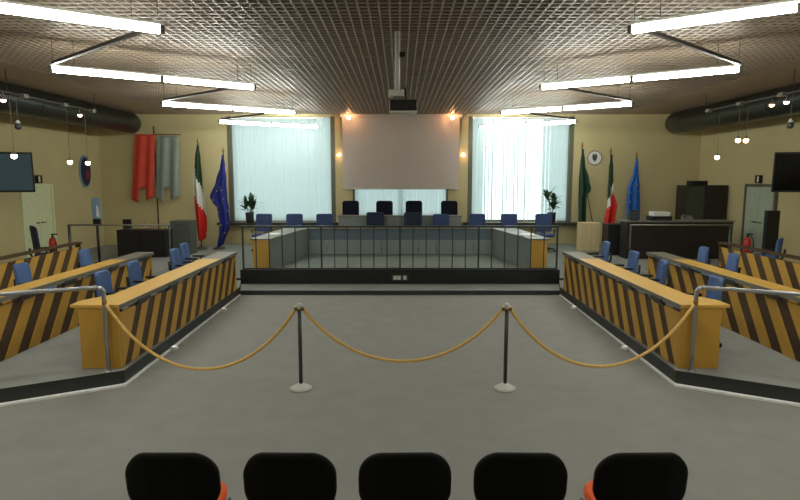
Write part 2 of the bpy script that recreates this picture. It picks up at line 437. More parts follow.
navy0 = office_chair('office_chair', '', M['navy'], bw=.5, bh=.56, bz=.80)
tall0 = office_chair('executive_chair', '', M['leather'], True)
used = set()
def chair(src, x, y, rz, z, label, group):
    if src.name not in used:
        used.add(src.name); src.location = (x, y, z); src.rotation_euler = (0, 0, rz); src['label'] = label; src['group'] = group; return src
    return dup(src, (x, y, z), rz, label, group)
gl = 'blue office chairs behind the striped desks'
for s, ys in ((-1, ((3.72, 7.55, 'nearest the handrail'), (3.72, 8.45, 'second from the handrail'), (3.72, 10.02, 'third from the handrail'), (3.86, 10.85, 'past the desk end by the flags'))),
              (1, ((3.72, 7.12, 'nearest the handrail'), (3.72, 8.6, 'second from the handrail'), (3.72, 9.65, 'third from the handrail'), (3.78, 11.15, 'past the desk end by the cream cupboard')))):
    for x, y, w in ys:
        chair(blue0, s * x, y, s * (PI / 2 - .08) + R(random.uniform(-6, 6)), .16, f'blue office chair at the innermost {"left" if s < 0 else "right"} desk, {w}', gl)
for x, y, l in ((-5.24, 8.25, 'blue office chair at the middle left desk, nearer the camera'), (-5.24, 9.92, 'blue office chair at the middle left desk, towards the far end'),
                (5.24, 9.4, 'blue office chair at the middle right desk, nearer the camera'), (5.22, 10.3, 'blue office chair at the far end of the middle right desk')):
    chair(blue0, x, y, math.copysign(PI / 2 - .08, x) + R(random.uniform(-6, 6)), .16, l, gl)
chair(navy0, -7.45, 12.15, -PI / 2 + .7, .25 - .09, 'dark blue office chair behind the outermost left desk by the green door', gl)
chair(blue0, 7.62, 11.95, PI / 2 - .7, .16, 'blue office chair behind the outermost right desk by the grey-green door', gl)
gd = 'office chairs at the dais desk'
for x, src, y, l in ((-3.84, blued, 16.1, 'blue office chair on the dais in front of the left plant'), (-2.95, blued, 16.1, 'blue office chair on the dais before the middle of the left window'),
                (-2.1, blued, 16.1, 'blue office chair on the dais before the right edge of the left window'), (-.69, navy0, 16.02, 'dark navy office chair at the dais desk, left of centre'),
                (.36, navy0, 16.02, 'dark navy office chair at the dais desk, right of centre'), (1.13, blued, 16.02, 'blue office chair at the dais desk, right of the two navy ones'),
                (2.15, blued, 16.1, 'blue office chair on the dais before the left edge of the bright window'), (3.06, blued, 16.1, 'blue office chair on the dais before the middle of the bright window'),
                (4.03, blued, 16.1, 'blue office chair on the dais in front of the right plant')):
    chair(src, x, y, PI + R(random.uniform(-7, 7)), .2, l, gd)
gt = 'tall dark chairs behind the bench'
for x, l in ((-1.47, 'tall dark chair behind the bench, first from the left window'), (-.48, 'tall dark chair behind the bench, second from the left window'),
             (.40, 'tall dark chair behind the bench, third from the left window'), (1.50, 'tall dark chair behind the bench, nearest the bright right window')):
    chair(tall0, x, 17.25, PI + R(random.uniform(-5, 5)), .2, l, gt)

# ------------------------------------------------------------------ dais desks
for s, l in ((-1, 'grey desk wing with ochre end on the dais, left of centre'), (1, 'grey desk wing with ochre end on the dais, right of centre')):
    t = thing('dais_desk_wing', l, 'desk', (s * 2.85, 12.55, .2))
    one('end_panel', t, lambda q: q.bb(0, s * .36, 0, .04, 0, .69, M['ochre']), .004)
    def pan(q):
        q.prism([(0, .04, 0), (-s * .4, 2.7, 0), (-s * .4 + s * .04, 2.7, 0), (s * .04, .04, 0)], [(0, .04, .69), (-s * .4, 2.7, .69), (-s * .4 + s * .04, 2.7, .69), (s * .04, .04, .69)], M['deskgrey'])
    one('front_panel', t, pan)
    def tp(q):
        a = [(-s * .03, -.02), (s * .42, -.02), (s * .2, 2.72), (-s * .43, 2.72)]
        q.prism([(x, y, .69) for x, y in a], [(x, y, .72) for x, y in a], M['edge'])
    one('tabletop', t, tp)
    one('back_leg', t, lambda q: q.bb(s * .1, s * .16, 2.55, 2.65, 0, .69, M['greydark']))
t = thing('dais_desk', 'long grey desk across the dais behind the railing', 'desk', (0, 15.3, .2))
def fpan(q):
    n = 10
    for k in range(n):
        x0, x1 = -2.43 + 4.86 * k / n, -2.43 + 4.86 * (k + 1) / n
        q.bb(x0 + .008, x1 - .008, 0, .03, .02, .40, M['deskgrey'])
one('front_panel', t, fpan)
one('upper_band', t, lambda q: q.bb(-2.43, 2.43, .01, .035, .40, .69, M['deskblue']))
one('tabletop', t, lambda q: q.bb(-2.43, 2.43, -.03, .42, .69, .72, M['edge']), .004)
for x in (-2.35, 2.35): one('end_panel', t, lambda q: q.bb(x - .02, x + .02, .036, .4, 0, .69, M['greydark']))
t = thing('bench', 'grey presidents bench with raised front before the tall chairs', 'bench', (0, 16.48, .2))
one('front_panel', t, lambda q: q.bb(-1.75, 1.75, 0, .03, 0, .94, M['deskgrey']))
one('tabletop', t, lambda q: q.bb(-1.78, 1.78, -.03, .30, .94, .97, M['edge']), .004)
for x in (-1.72, 1.72): one('end_panel', t, lambda q: q.bb(x - .02, x + .02, .031, .29, 0, .94, M['deskgrey']))
for x, y, l in ((-2.93, 13.3, 'white paper pile on the left wing of the dais desk'), (2.9, 13.2, 'white paper pile on the right wing of the dais desk')):
    q = MB(); q.box((0, 0, .012), (.3, .4, .024), M['white'], Matrix.Rotation(.2, 3, 'Z')); q.box((.02, .03, .03), (.29, .38, .012), M['white'], Matrix.Rotation(-.1, 3, 'Z'))
    tag(q.build('paper_pile', None, (x, y, .92)), l, 'papers')

# ------------------------------------------------------------------ rope barrier
g = 'rope barrier posts'
for x, l in ((-1.054, 'slim grey rope post on pale round base, left of centre'), (1.118, 'slim grey rope post on pale round base, right of centre')):
    t = thing('rope_post', l, 'rope post', (x, 5.95, 0), 0, g)
    one('base', t, lambda q: q.lathe([(.115, 0), (.118, .012), (.09, .03), (.05, .05), (.03, .065)], (0, 0, 0), M['pale'], 24))
    one('pole', t, lambda q: q.tube([(0, 0, .06), (0, 0, .87)], .021, M['dsteel'], 12))
    one('finial', t, lambda q: q.lathe([(.026, .87), (.03, .89), (.03, .915), (.018, .93), (.002, .935)], (0, 0, 0), M['pale'], 14))
def rope(a, c, sagz, label):
    a, c = Vector(a), Vector(c); pts = []
    k = 3.0
    for i in range(41):
        f = i / 40; p = a.lerp(c, f)
        sh = (math.cosh(k * (f - .5)) - 1) / (math.cosh(k * .5) - 1)          # catenary
        zc = sagz + (p.z - sagz) * sh
        pts.append((p.x, p.y, zc))
    q = MB(); q.tube(pts, .017, M['rope'], 8)
    o = q.build('barrier_rope'); tag(o, label, 'rope', 'gold barrier ropes')
    h = MB()
    for p in (pts[0], pts[-1]):
        h.lathe([(.024, -.02), (.024, .02)], p, M['brass'], 10)
    h.build('end_hook', o)
rope((-3.13, 6.03, .92), (-1.087, 5.95, .875), .205, 'gold rope sagging between the left handrail and the left post')
rope((-1.022, 5.95, .875), (1.085, 5.95, .875), .305, 'gold rope sagging between the two slim posts')
rope((1.15, 5.95, .875), (3.13, 6.03, .92), .235, 'gold rope sagging between the right post and the right handrail')

# handrails
for s, nm in ((-1, 'left'), (1, 'right')):
    t = thing('handrail', f'steel tube handrail at the near corner of the {nm} platform', 'handrail', (s * 3.15, 6.06, .16), 0, 'steel handrails')
    d = Vector((s * .93, -.42, 0))
    one('post', t, lambda q: q.tube([(0, 0, .0), (0, 0, .88), (s * .015, -.007, .905), tuple(d * .05 + Vector((0, 0, .92)))], .022, M['steel'], 10))
    one('post', t, lambda q: q.tube([tuple(d * 1.55), tuple(d * 1.55 + Vector((0, 0, .9)))], .02, M['steel'], 10))
    one('rail', t, lambda q: q.tube([tuple(d * .045 + Vector((0, 0, .92))), tuple(d * 2.6 + Vector((0, 0, .92)))], .022, M['steel'], 10))
    one('floor_flange', t, lambda q: q.lathe([(.05, 0), (.05, .008), (.025, .012)], (0, 0, 0), M['steel'], 14))
    t = thing('end_railing', f'thin dark rail behind the outermost {nm} desk', 'railing', (s * 6.95, 12.15, .16))
    one('post', t, lambda q: q.tube([(0, 0, 0), (0, 0, 1.08)], .03, M['dsteel'], 10))
    one('post', t, lambda q: q.tube([(-s * 2.1, 0, 0), (-s * 2.1, 0, 1.08)], .018, M['dsteel'], 10))
    one('rail', t, lambda q: q.tube([(s * .02, 0, 1.09), (-s * 2.12, 0, 1.09)], .017, M['edge'], 8))

# ------------------------------------------------------------------ audience chairs in the foreground
def audience_chair(label):
    t = thing('audience_chair', label, 'chair', (0, 0, 0), 0, 'black-backed audience chairs in the front row')
    q = MB(); q.slab(.475, .30, .05, .11, M['soft_black'], Matrix.Translation((0, 0, .672)) @ Matrix.Rotation(R(8), 4, 'X'), n=8, curve=.045, dome=.05); q.build('backrest', t)
    q = MB(); q.slab(.35, .44, .06, .13, M['orange'], Matrix.Translation((0, .25, .432)) @ Matrix.Rotation(PI / 2 + R(3), 4, 'X'), n=8); q.build('seat', t)
    q = MB(); q.slab(.33, .42, .03, .12, M['black'], Matrix.Translation((0, .25, .386)) @ Matrix.Rotation(PI / 2 + R(3), 4, 'X'), n=6); q.build('seat_shell', t)
    for e in (-1, 1):
        one('back_upright', t, lambda q: q.tube([(e * .15, .12, .385), (e * .15, .04, .42), (e * .15, .03, .60), (e * .14, .045, .70)], .011, M['black'], 8))
        one('leg', t, lambda q: q.tube([(e * .17, .40, .38), (e * .235, .47, 0)], .012, M['dsteel'], 8))
        one('leg', t, lambda q: q.tube([(e * .17, .16, .38), (e * .235, .06, 0)], .012, M['dsteel'], 8))
    return t
a0 = audience_chair('black-backed chair with orange seat, first from the left end of the front row')
for k, (x, l) in enumerate(((-1.165, None), (-.565, 'black-backed chair with orange seat, second from the left end of the front row'), (.026, 'black-backed chair at the middle of the front row'),
             (.617, 'black-backed chair with orange seat, second from the right end of the front row'), (1.235, 'black-backed chair with orange seat, first from the right end of the front row'))):
    if l is None: a0.location = (x, 2.77, 0)
    else: dup(a0, (x, 2.77, 0), R((.5 - k % 2) * 2), l)

# ------------------------------------------------------------------ ceiling lights in a zigzag
words = {2.38: 'above the audience', 6.18: 'first row from the audience', 9.98: 'second row from the audience', 13.78: 'third row from the audience', 17.58: 'fourth row, hanging before the window'}
LZ = 3.73
for s, nm in ((-1, 'left'), (1, 'right')):
    for y0, w in words.items():
        IX, OX = (2.42, 4.87) if s < 0 else (2.34, 4.75)
        A = Vector((s * IX, y0, LZ)); B = Vector((s * OX, y0 - 1.66, LZ)); D = (B - A); L = D.length; D.normalize()
        ang = math.atan2(D.y, D.x)
        t = thing('ceiling_light', f'slanted twin-tube ceiling light on the {nm} of the projector, {w}', 'ceiling light', tuple(A), ang, 'fluorescent lights hung in a zigzag')
        one('housing', t, lambda q: q.bb(.0, L, -.03, .03, .045, .075, M['white']), .006)
        for k in range(2):
            x0, x1 = L * k / 2 + .05, L * (k + 1) / 2 - .03
            one('tube', t, lambda q: q.tube([(x0, 0, .0), (x1, 0, .0)], .036, M['tube'], 12))
        for x in (.02, L / 2 + .01, L - .0): one('tube_holder', t, lambda q: q.bb(x - .02, x + .02, -.03, .03, -.03, .045, M['lamphouse']))
        for x in (.3, L - .3): one('hanging_wire', t, lambda q: q.tube([(x, 0, .075), (x, 0, CZ - LZ - .002)], .004, M['bar'], 5))
        if y0 < 17:
            B2 = Vector((s * OX, y0 + 3.8 - 1.66, LZ)); D2 = (B2 - A); L2 = D2.length; D2.normalize()
            q = MB(); q.bb(.12, L2 - .12, -.022, .022, .05, .09, M['bar'])
            for x in (.12, L2 - .12): q.tube([(x, 0, .08), (x, 0, CZ - LZ - .002)], .004, M['bar'], 5)
            o = q.build('hanging_bar', None, tuple(A), rot=(0, 0, math.atan2(D2.y, D2.x)))
            tag(o, f'thin dark bar on the {nm} behind the ceiling light {w}', 'bar', 'dark bars joining the lights')

# ventilation ducts
for s, nm in ((-1, 'left'), (1, 'right')):
    t = thing('air_duct', f'fat dark air duct under the ceiling along the {nm} wall', 'duct', (8.18 if s > 0 else -8.0, 17.75, 3.84))
    def dct(q):
        prof = [(0, 0, .02), (0, -.03, .2), (0, -.1, .27), (0, -.2, .3)]
        q.tube([(0, -p[1] * -1, 0) for p in prof] + [(0, -.2 - 1.0 * k, 0) for k in range(1, 13)], [p[2] for p in prof] + [.3] * 12, M['duct'], 24)
    one('duct_pipe', t, dct)
    for k in range(6): one('joint_ring', t, lambda q: q.tube([(0, -.9 - 2 * k, 0), (0, -.94 - 2 * k, 0)], .306, M['duct'], 24))
    for k in range(6): one('hanger', t, lambda q: q.tube([(0, -1.4 - 2 * k, .295), (0, -1.4 - 2 * k, CZ - 3.841)], .008, M['bar'], 6))

# spotlight cable tracks with spots and pendants
for s, nm in ((-1, 'left'), (1, 'right')):
    t = thing('light_track', f'dark spotlight track hanging in front of the {nm} duct', 'light track', (s * 7.0, 0, 3.745), 0, 'spotlight tracks')
    one('track_bar', t, lambda q: q.bb(-.02, .02, 6.0, 13.62, -.015, .015, M['bar']))
    for y in (7.5, 10.6, 13.6): one('drop_rod', t, lambda q: q.tube([(0, y, .015), (0, y, CZ - 3.747)], .008, M['bar'], 6))
    for y in ((11.07, 12.37, 13.5) if s < 0 else (10.9, 12.22, 13.43)): one('junction_box', t, lambda q: q.box((0, y, 0), (.09, .13, .07), M['edge']))
for x, y, z, m, l in ((-7, 10.48, 3.6, 'bulb', 'lit spotlight just under the left track, nearer the camera'), (-7, 12.95, 3.6, 'bulb', 'lit spotlight just under the left track, by its far end'),
                   (7, 11.17, 3.6, 'bulb_pink', 'lit spotlight just under the right track, farther of two'), (7, 10.76, 3.6, 'bulb', 'lit spotlight just under the right track, nearer of two')):
    t = thing('track_spotlight', l, 'spotlight', (x, y, z), 0, 'spotlights under the tracks')
    one('stem', t, lambda q: q.tube([(0, 0, .13), (0, 0, .04)], .007, M['edge'], 6))
    one('lamp_shade', t, lambda q: q.lathe([(.02, .05), (.045, .03), (.05, 0)], (0, 0, 0), M['edge'], 14))
    one('bulb', t, lambda q: q.lathe([(.044, .0), (.04, -.025), (.02, -.04), (.002, -.045)], (0, 0, 0), M[m], 14))
for x, y, z, m, l in ((-7, 10.65, 2.63, 'bulb', 'glowing pendant lamp hanging before the blue-grey television'), (-7, 12.44, 2.57, 'bulb', 'glowing pendant lamp just left of the oval wall shield'),
                   (-7, 13.15, 2.57, 'bulb', 'glowing pendant lamp over the oval wall shield'), (7, 12.96, 2.69, 'bulb', 'glowing pendant lamp hanging above the dark wardrobe'),
                   (7, 12.2, 3.01, 'bulb', 'pale glowing pendant lamp, left of two hanging close together'), (7, 11.92, 2.99, 'bulb_pink', 'amber glowing pendant lamp, right of two hanging close together'),
                   (-7, 10.83, 3.2, None, 'unlit dark pendant fitting above the blue-grey television'), (7, 10.6, 3.2, None, 'unlit white and dark pendant fitting above the black television')):
    t = thing('pendant_lamp', l, 'pendant lamp', (x, y, z), 0, 'small pendants hanging from the tracks')
    one('wire', t, lambda q: q.tube([(0, 0, .06), (0, 0, 3.73 - z)], .004, M['edge'], 5))
    one('cap', t, lambda q: q.lathe([(.012, .08), (.03, .06), (.045, .02)], (0, 0, 0), M['edge' if m else 'white'], 12))
    one('bulb' if m else 'lower_housing', t, lambda q: q.lathe([(.045, .02), (.052, -.01), (.04, -.04), (.002, -.058)] if m else [(.05, .02), (.06, -.06), (.03, -.09)], (0, 0, 0), M[m] if m else M['greydark'], 14))

# projector on its ceiling pole
t = thing('projector_mount', 'white ceiling pole and bracket carrying the black projector', 'projector mount', (-.035, 7.95, CZ))
one('pole', t, lambda q: q.tube([(0, 0, 0), (0, 0, -.76)], .035, M['white'], 14))
one('bracket', t, lambda q: (q.bb(-.12, .09, -.08, .08, -.84, -.76, M['white']), q.bb(-.06, .1, -.05, .05, -.889, -.84, M['edge'])), .005)
one('junction_box', t, lambda q: q.bb(.03, .10, -.04, .04, -.33, -.27, M['black']))
t = thing('projector', 'black projector hanging from the white ceiling pole', 'projector', (.045, 7.95, 3.11))
one('body', t, lambda q: q.bb(-.185, .185, -.15, .17, .0, .145, M['black']), .015)
one('mount_plate', t, lambda q: q.bb(-.1, .0, -.05, .05, .145, .15, M['greydark']))
one('lens', t, lambda q: q.tube([(-.08, .16, .07), (-.08, .21, .07)], .045, M['glassdark'], 14))
one('base_plate', t, lambda q: q.bb(-.18, .18, -.15, .16, -.025, -.0, M['pale']))
one('cable', t, lambda q: q.tube([(.03, 0, .14), (.03, .01, .25), (.02, .01, .32)], .014, M['black'], 8))

# projection screen
t = thing('projection_screen', 'pinkish grey projection screen rolled down on the back wall', 'projection screen', (.03, 17.9, 4.10))
one('case', t, lambda q: q.bb(-1.86, 1.86, -.05, .07, -.05, .04, M['screen']), .008)
one('screen_cloth', t, lambda q: q.bb(-1.78, 1.78, -.004, .004, -2.19, -.05, M['screen']))
one('wall_mount', t, lambda q: q.bb(-1.5, 1.5, .07, .095, -.04, .03, M['edge']))
one('bottom_bar', t, lambda q: q.tube([(-1.79, 0, -2.20), (1.79, 0, -2.20)], .018, M['screen'], 8))
# warm wall spots beside the screen
for x, z, y, l in ((-1.54, 4.02, 17.75, 'small warm spot at the upper left corner of the screen'), (1.57, 4.02, 17.75, 'small warm spot at the upper right corner of the screen'),
                (-1.86, 2.93, 17.9, 'small warm wall lamp on the pier left of the screen'), (1.93, 2.93, 17.9, 'small warm wall lamp on the pier right of the screen')):
    t = thing('wall_lamp', l, 'wall lamp', (x, y, z), 0, 'warm lamps round the screen')
    up = z > 3.5
    one('bracket', t, lambda q: q.tube([(0, .04, .0), (0, .02 if up else .1, .0 if not up else .11)], .01, M['edge'], 6))
    one('bulb', t, lambda q: q.lathe([(.01, -.05), (.05, -.03), (.06, 0), (.05, .03), (.01, .05)], (0, 0, 0), M['bulb_pink'], 14))
    if up:
        ld = bpy.data.lights.new('warm_glow', 'POINT'); ld.energy = 9; ld.color = (1, .5, .22); ld.shadow_soft_size = .04
        lo = bpy.data.objects.new('warm_glow', ld); C.objects.link(lo); lo.parent = t; lo.location = (0, -.12, .05)

# ------------------------------------------------------------------ flags
def star(q, c, r, m, nrm=Vector((0, -1, 0))):
    pts = []
    for k in range(10):
        a = PI / 2 + k * PI / 5; rr = r if k % 2 == 0 else r * .42
        pts.append((c[0] + rr * math.cos(a), c[1], c[2] + rr * math.sin(a)))
    q.prism(pts, [(x, y + .004, z) for x, y, z in pts], m)
def flag(label, base, tip, z_lo, ws, bands, folds, ph, stars=0, w_off=0.):
    """base/tip: pole ends; cloth hangs from near the tip; ws = list of (t, left, right) widths in metres about the pole."""
    t = thing('flag', label, 'flag', base)
    B = Vector(base); T = Vector(tip) - B
    one('pole', t, lambda q: q.tube([(0, 0, .03), tuple(T)], .018, M['pole'], 8))
    one('stand', t, lambda q: q.lathe([(.17, 0), (.17, .03), (.05, .06), (.03, .1)], (0, 0, 0), M['pole'], 18))
    one('finial', t, lambda q: q.lathe([(.012, 0), (.035, .04), (.03, .09), (.003, .17)], tuple(T), M['brass'], 12))
    zt = T.z - .04; zb = z_lo - B.z; NS, NT = 18, 28
    q = MB(); grid = []
    def wid(f):
        for k in range(len(ws) - 1):
            if ws[k][0] <= f <= ws[k + 1][0]:
                g = (f - ws[k][0]) / (ws[k + 1][0] - ws[k][0]); g = g * g * (3 - 2 * g)
                return ws[k][1] + (ws[k + 1][1] - ws[k][1]) * g, ws[k][2] + (ws[k + 1][2] - ws[k][2]) * g
        return ws[-1][1], ws[-1][2]
    def pos(f, s_):
        z = zt + (zb - zt) * f
        l, r = wid(f); cx = T.x * min(1, (z / T.z)); cy = T.y * min(1, z / T.z)
        a = .02 + .07 * f
        return Vector((cx + l + (r - l) * s_, cy - .05 + a * math.sin(s_ * folds * 2 * PI + ph + f * 1.2) * (1 if r - l > .1 else .3), z - .05 * math.sin(s_ * PI * 1.5) * f))
    for i in range(NT + 1): grid.append([q.bm.verts.new(pos(i / NT, j / NS)) for j in range(NS + 1)])
    for i in range(NT):
        for j in range(NS):
            f = q.bm.faces.new((grid[i][j], grid[i][j + 1], grid[i + 1][j + 1], grid[i + 1][j])); f.smooth = True
            v = (i + .5) / NT; u_ = (j + .5) / NS
            m = bands(v, u_); f.material_index = q.mi(m)
    o = q.build('cloth', t); so = o.modifiers.new('thick', 'SOLIDIFY'); so.thickness = .006
    if stars:
        for k in range(stars):
            a = 2 * PI * k / stars
            p = pos(.62 + .27 * math.cos(a), .5 + .34 * math.sin(a))
            q = MB(); star(q, (p.x, p.y - .012, p.z), .028, M['star']); q.build('star', o)
    return t
tri = lambda a, c, k: (lambda v, u: M['flaggreen'] if v + k * (u - .5) < a else (M['flagwhite'] if v + k * (u - .5) < c else M['flagred']))
flag('tall Italian tricolour flag left of the royal blue one', (-5.86, 17.0, .16), (-5.83, 17.0, 3.22), .45,
     [(0, -.03, .04), (.15, -.1, .08), (.4, -.18, .12), (.62, -.16, .18), (.85, -.13, .24), (1, -.1, .2)], tri(.37, .64, -.25), 1.5, .4)
flag('royal blue flag with yellow stars beside the left window', (-5.22, 16.6, .2), (-4.99, 16.6, 2.92), .3,
     [(0, -.03, .03), (.12, -.07, .07), (.28, -.17, .13), (.47, -.33, .17), (.53, -.22, .2), (.58, -.1, .24), (.8, -.0, .3), (1, -.05, .16)], lambda v, u: M['euro'], 2.2, 1.0, 12)
flag('deep green flag beside the bright right window', (5.4, 17.3, .16), (5.36, 17.3, 3.12), .55,
     [(0, -.02, .03), (.18, -.06, .07), (.36, -.08, .2), (.48, -.08, .27), (.56, -.08, .15), (.8, -.06, .14), (1, -.08, .14)], lambda v, u: M['deepgreen'], 1.8, .3)
flag('Italian tricolour flag hanging between the green and bright blue flags', (6.26, 17.3, .16), (6.21, 17.3, 2.95), .72,
     [(0, -.02, .03), (.2, -.06, .06), (.5, -.07, .08), (.7, -.08, .2), (.9, -.14, .16), (1, -.12, .05)], tri(.48, .60, .25), 1.6, 1.4)
flag('bright blue flag nearest the dark wardrobe', (6.95, 17.3, .16), (6.97, 17.3, 2.85), .78,
     [(0, -.02, .03), (.1, -.05, .06), (.2, -.08, .08), (.45, -.22, .14), (.65, -.24, .17), (1, -.18, .18)], lambda v, u: M['sky'], 2.0, 2.2, 12)
t = thing('bare_pole', 'thin bare pole leaning between the green flag and the tricolour', 'pole', (6.02, 17.62, .16))
one('shaft', t, lambda q: q.tube([(0, 0, 0), (-.45, .2, 2.3)], .014, M['pole'], 8))
one('foot', t, lambda q: q.lathe([(.025, 0), (.025, .05), (.014, .08)], (0, 0, 0), M['brass'], 10))

# swallow-tailed banners on one stand
t = thing('banner_stand', 'dark pole with crossbar holding the red and grey banners', 'banner stand', (-7.36, 17.64, .16))
one('pole', t, lambda q: q.tube([(0, 0, .03), (0, 0, 3.6)], .02, M['pole'], 8))
one('crossbar', t, lambda q: q.tube([(-.62, 0, 3.36), (.8, 0, 3.36)], .014, M['pole'], 8))
one('base', t, lambda q: q.lathe([(.16, 0), (.16, .03), (.04, .06)], (0, 0, 0), M['pole'], 16))
def banner(name, label, x0, w, lean, m, ztop, L):
    q = MB(); NS, NT = 20, 24; G = []
    for i in range(NT + 1):
        f = i / NT; row = []
        for j in range(NS + 1):
            s_ = j / NS
            fold = .045 * math.sin(s_ * 4 * PI + .6) + .015 * math.sin(s_ * 11 + f * 3)
            row.append(q.bm.verts.new((x0 + s_ * w + lean * f + (s_ - .5) * .08 * f, 17.55 + fold * (.3 + .7 * f), ztop - L * f * (1 + .05 * math.sin(s_ * 4)))))
        G.append(row)
    for i in range(NT):
        for j in range(NS):
            if i / NT > .78 and .34 < (j + .5) / NS < .64: continue
            f = q.bm.faces.new((G[i][j], G[i][j + 1], G[i + 1][j + 1], G[i + 1][j])); f.smooth = True; f.material_index = q.mi(m)
    o = q.build(name); so = o.modifiers.new('thick', 'SOLIDIFY'); so.thickness = .008
    tag(o, label, 'banner', 'swallow-tailed banners on the back wall')
banner('banner', 'red swallow-tailed banner hanging left of the grey one', -7.90, .60, -.17, M['red'], 3.52, 1.92)
banner('banner', 'grey-blue swallow-tailed banner hanging right of the red one', -7.22, .62, -.11, M['greycloth'], 3.47, 1.85)

# round plaque on the right, oval shield on the left wall
t = thing('wall_plaque', 'round white wall plaque with dark crest above the flags', 'wall plaque', (5.96, 17.999, 2.84))
one('disc', t, lambda q: q.tube([(0, 0, 0), (0, -.03, 0)], .21, M['white'], 32))
one('rim', t, lambda q: q.tube([(.212 * math.cos(a), -.03, .212 * math.sin(a)) for a in [2 * PI * k / 32 for k in range(33)]], .014, M['edge'], 8, False))
def crest(q):
    o = [(-.07, .09), (.07, .09), (.075, -.0), (.045, -.07), (0, -.11), (-.045, -.07), (-.075, 0)]
    q.prism([(x, -.031, z) for x, z in o], [(x, -.038, z) for x, z in o], M['crest'])
    for x in (-.05, 0, .05): q.bb(x - .015, x + .015, -.038, -.031, .09, .13, M['crest'])
one('crest', t, crest)
t = thing('wall_shield', 'dark blue and red oval shield on the left side wall', 'wall shield', (-WX + .001, 17.05, 2.42))
def oval(q, a, h, x0, x1, m, z=0, y=0):
    o = [(y + a * math.cos(2 * PI * k / 28), z + h * math.sin(2 * PI * k / 28)) for k in range(28)]
    q.prism([(x0, y_, z_) for y_, z_ in o], [(x1, y_, z_) for y_, z_ in o], m)
one('rim', t, lambda q: oval(q, .29, .47, 0, .04, M['paleblue']))
one('field', t, lambda q: oval(q, .25, .41, .04, .055, M['navy']))
one('red_emblem', t, lambda q: oval(q, .1, .15, .055, .065, M['darkred'], -.1, .07))

# ------------------------------------------------------------------ televisions on brackets
for s, m, l in ((-1, 'tv_reflection', 'wall television with painted blue-grey reflection above the left desks'), (1, 'tv', 'black wall television above the right desks')):
    t = thing('television', l, 'television', (s * 8.48 + .07, 12.1, 2.35), s * -R(27))
    tl = Matrix.Rotation(R(8), 3, 'X')
    one('casing', t, lambda q: q.box((0, .02, 0), (1.42, .06, .84), M['black'], tl), .008)
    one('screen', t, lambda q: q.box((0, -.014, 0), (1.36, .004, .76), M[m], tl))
    v = Vector((s * (WX - 8.5), .3, 0)); v.rotate(Matrix.Rotation(s * R(27), 3, 'Z'))
    one('wall_mount', t, lambda q: q.tube([(0, .05, 0), (v.x * .5, .2, 0), (v.x * .97, v.y * .97, 0)], .025, M['black'], 8))

# ------------------------------------------------------------------ furniture at the far right
t = thing('counter', 'long black reception counter in front of the dark wardrobe', 'counter', (7.0, 14.8, .16))
one('front_panel', t, lambda q: q.bb(-1.2, 1.52, 0, .03, 0, .95, M['blackbrown']))
one('counter_top', t, lambda q: q.bb(-1.24, 1.56, -.03, .5, .95, .985, M['edge']), .004)
for x in (-1.19, .2, 1.5): one('side_panel', t, lambda q: q.bb(x, x + .03, .031, .48, 0, .95, M['black']))
t = thing('side_cabinet', 'low dark cabinet between the cream cupboard and black counter', 'cabinet', (5.6, 15.5, .16))
one('body', t, lambda q: q.bb(-.02, .5, 0, .45, .0, .84, M['blackbrown']), .005)
one('door', t, lambda q: q.bb(.0, .48, -.02, 0, .04, .82, M['black']), .003)
t = thing('wardrobe', 'tall dark two-door wardrobe against the right side wall', 'wardrobe', (7.99, 16.3, .16))
one('body', t, lambda q: q.bb(0, 1.19, 0, .55, 0, 1.87, M['blackbrown']), .005)
one('glass_door', t, lambda q: q.bb(.02, .53, -.025, 0, .04, 1.84, M['glassdark']), .003)
d = one('door', t, lambda q: q.bb(.55, 1.17, -.025, 0, .04, 1.84, M['blackbrown']), .003)
one('handle', d, lambda q: q.bb(.59, .61, -.05, -.025, .9, 1.1, M['dsteel']))
o = tag(one('storage_box', None, lambda q: q.bb(8.22, 8.65, 16.4, 16.75, 2.03, 2.15, M['black']), .008), 'flat black box lying on top of the dark wardrobe', 'box')
t = thing('printer', 'white-topped desktop printer on the black counter', 'printer', (6.72, 15.03, 1.145))
one('body', t, lambda q: q.bb(-.26, .26, -.17, .2, 0, .11, M['black']), .01)
one('scanner_lid', t, lambda q: q.bb(-.20, .22, -.15, .18, .11, .22, M['white']), .012)
one('paper_tray', t, lambda q: q.bb(-.16, .16, -.235, -.17, .02, .04, M['greydark']))
t = thing('desk_telephone', 'grey telephone on the counter below the wardrobe', 'telephone', (7.42, 14.95, 1.145))
one('body', t, lambda q: q.prism([(-.14, -.1, 0), (.14, -.1, 0), (.14, .1, 0), (-.14, .1, 0)], [(-.13, -.08, .04), (.13, -.08, .04), (.13, .09, .12), (-.13, .09, .12)], M['edge']), .008)
one('handset', t, lambda q: q.tube([(-.1, -.06, .09), (-.1, 0, .115), (-.1, .07, .145)], .022, M['greydark'], 8))
t = thing('loudspeaker', 'small black loudspeaker standing at the end of the counter by the blue flag', 'loudspeaker', (6.05, 15.0, 1.145))
one('cabinet_box', t, lambda q: q.bb(-.1, .1, -.08, .12, 0, .26, M['black']), .01)
one('grille', t, lambda q: q.bb(-.085, .085, -.09, -.08, .02, .24, M['greydark']))
t = thing('cream_cupboard', 'cream cupboard behind the far end of the right desk', 'cupboard', (5.08, 16.0, .2))
one('body', t, lambda q: q.bb(-.06, .46, 0, .4, 0, .80, M['cream']), .005)
one('door', t, lambda q: q.bb(-.04, .2, -.02, 0, .03, .78, M['cream']), .003)
one('door', t, lambda q: q.bb(.21, .45, -.02, 0, .03, .78, M['cream']), .003)
t = thing('black_stand', 'narrow black upright stand beside the grey-green door', 'stand', (8.2, 12.75, .16))
one('column', t, lambda q: q.bb(-.15, .13, -.05, .07, .03, 1.36, M['black']), .01)
one('foot', t, lambda q: q.bb(-.2, .18, -.2, .2, 0, .03, M['black']), .006)

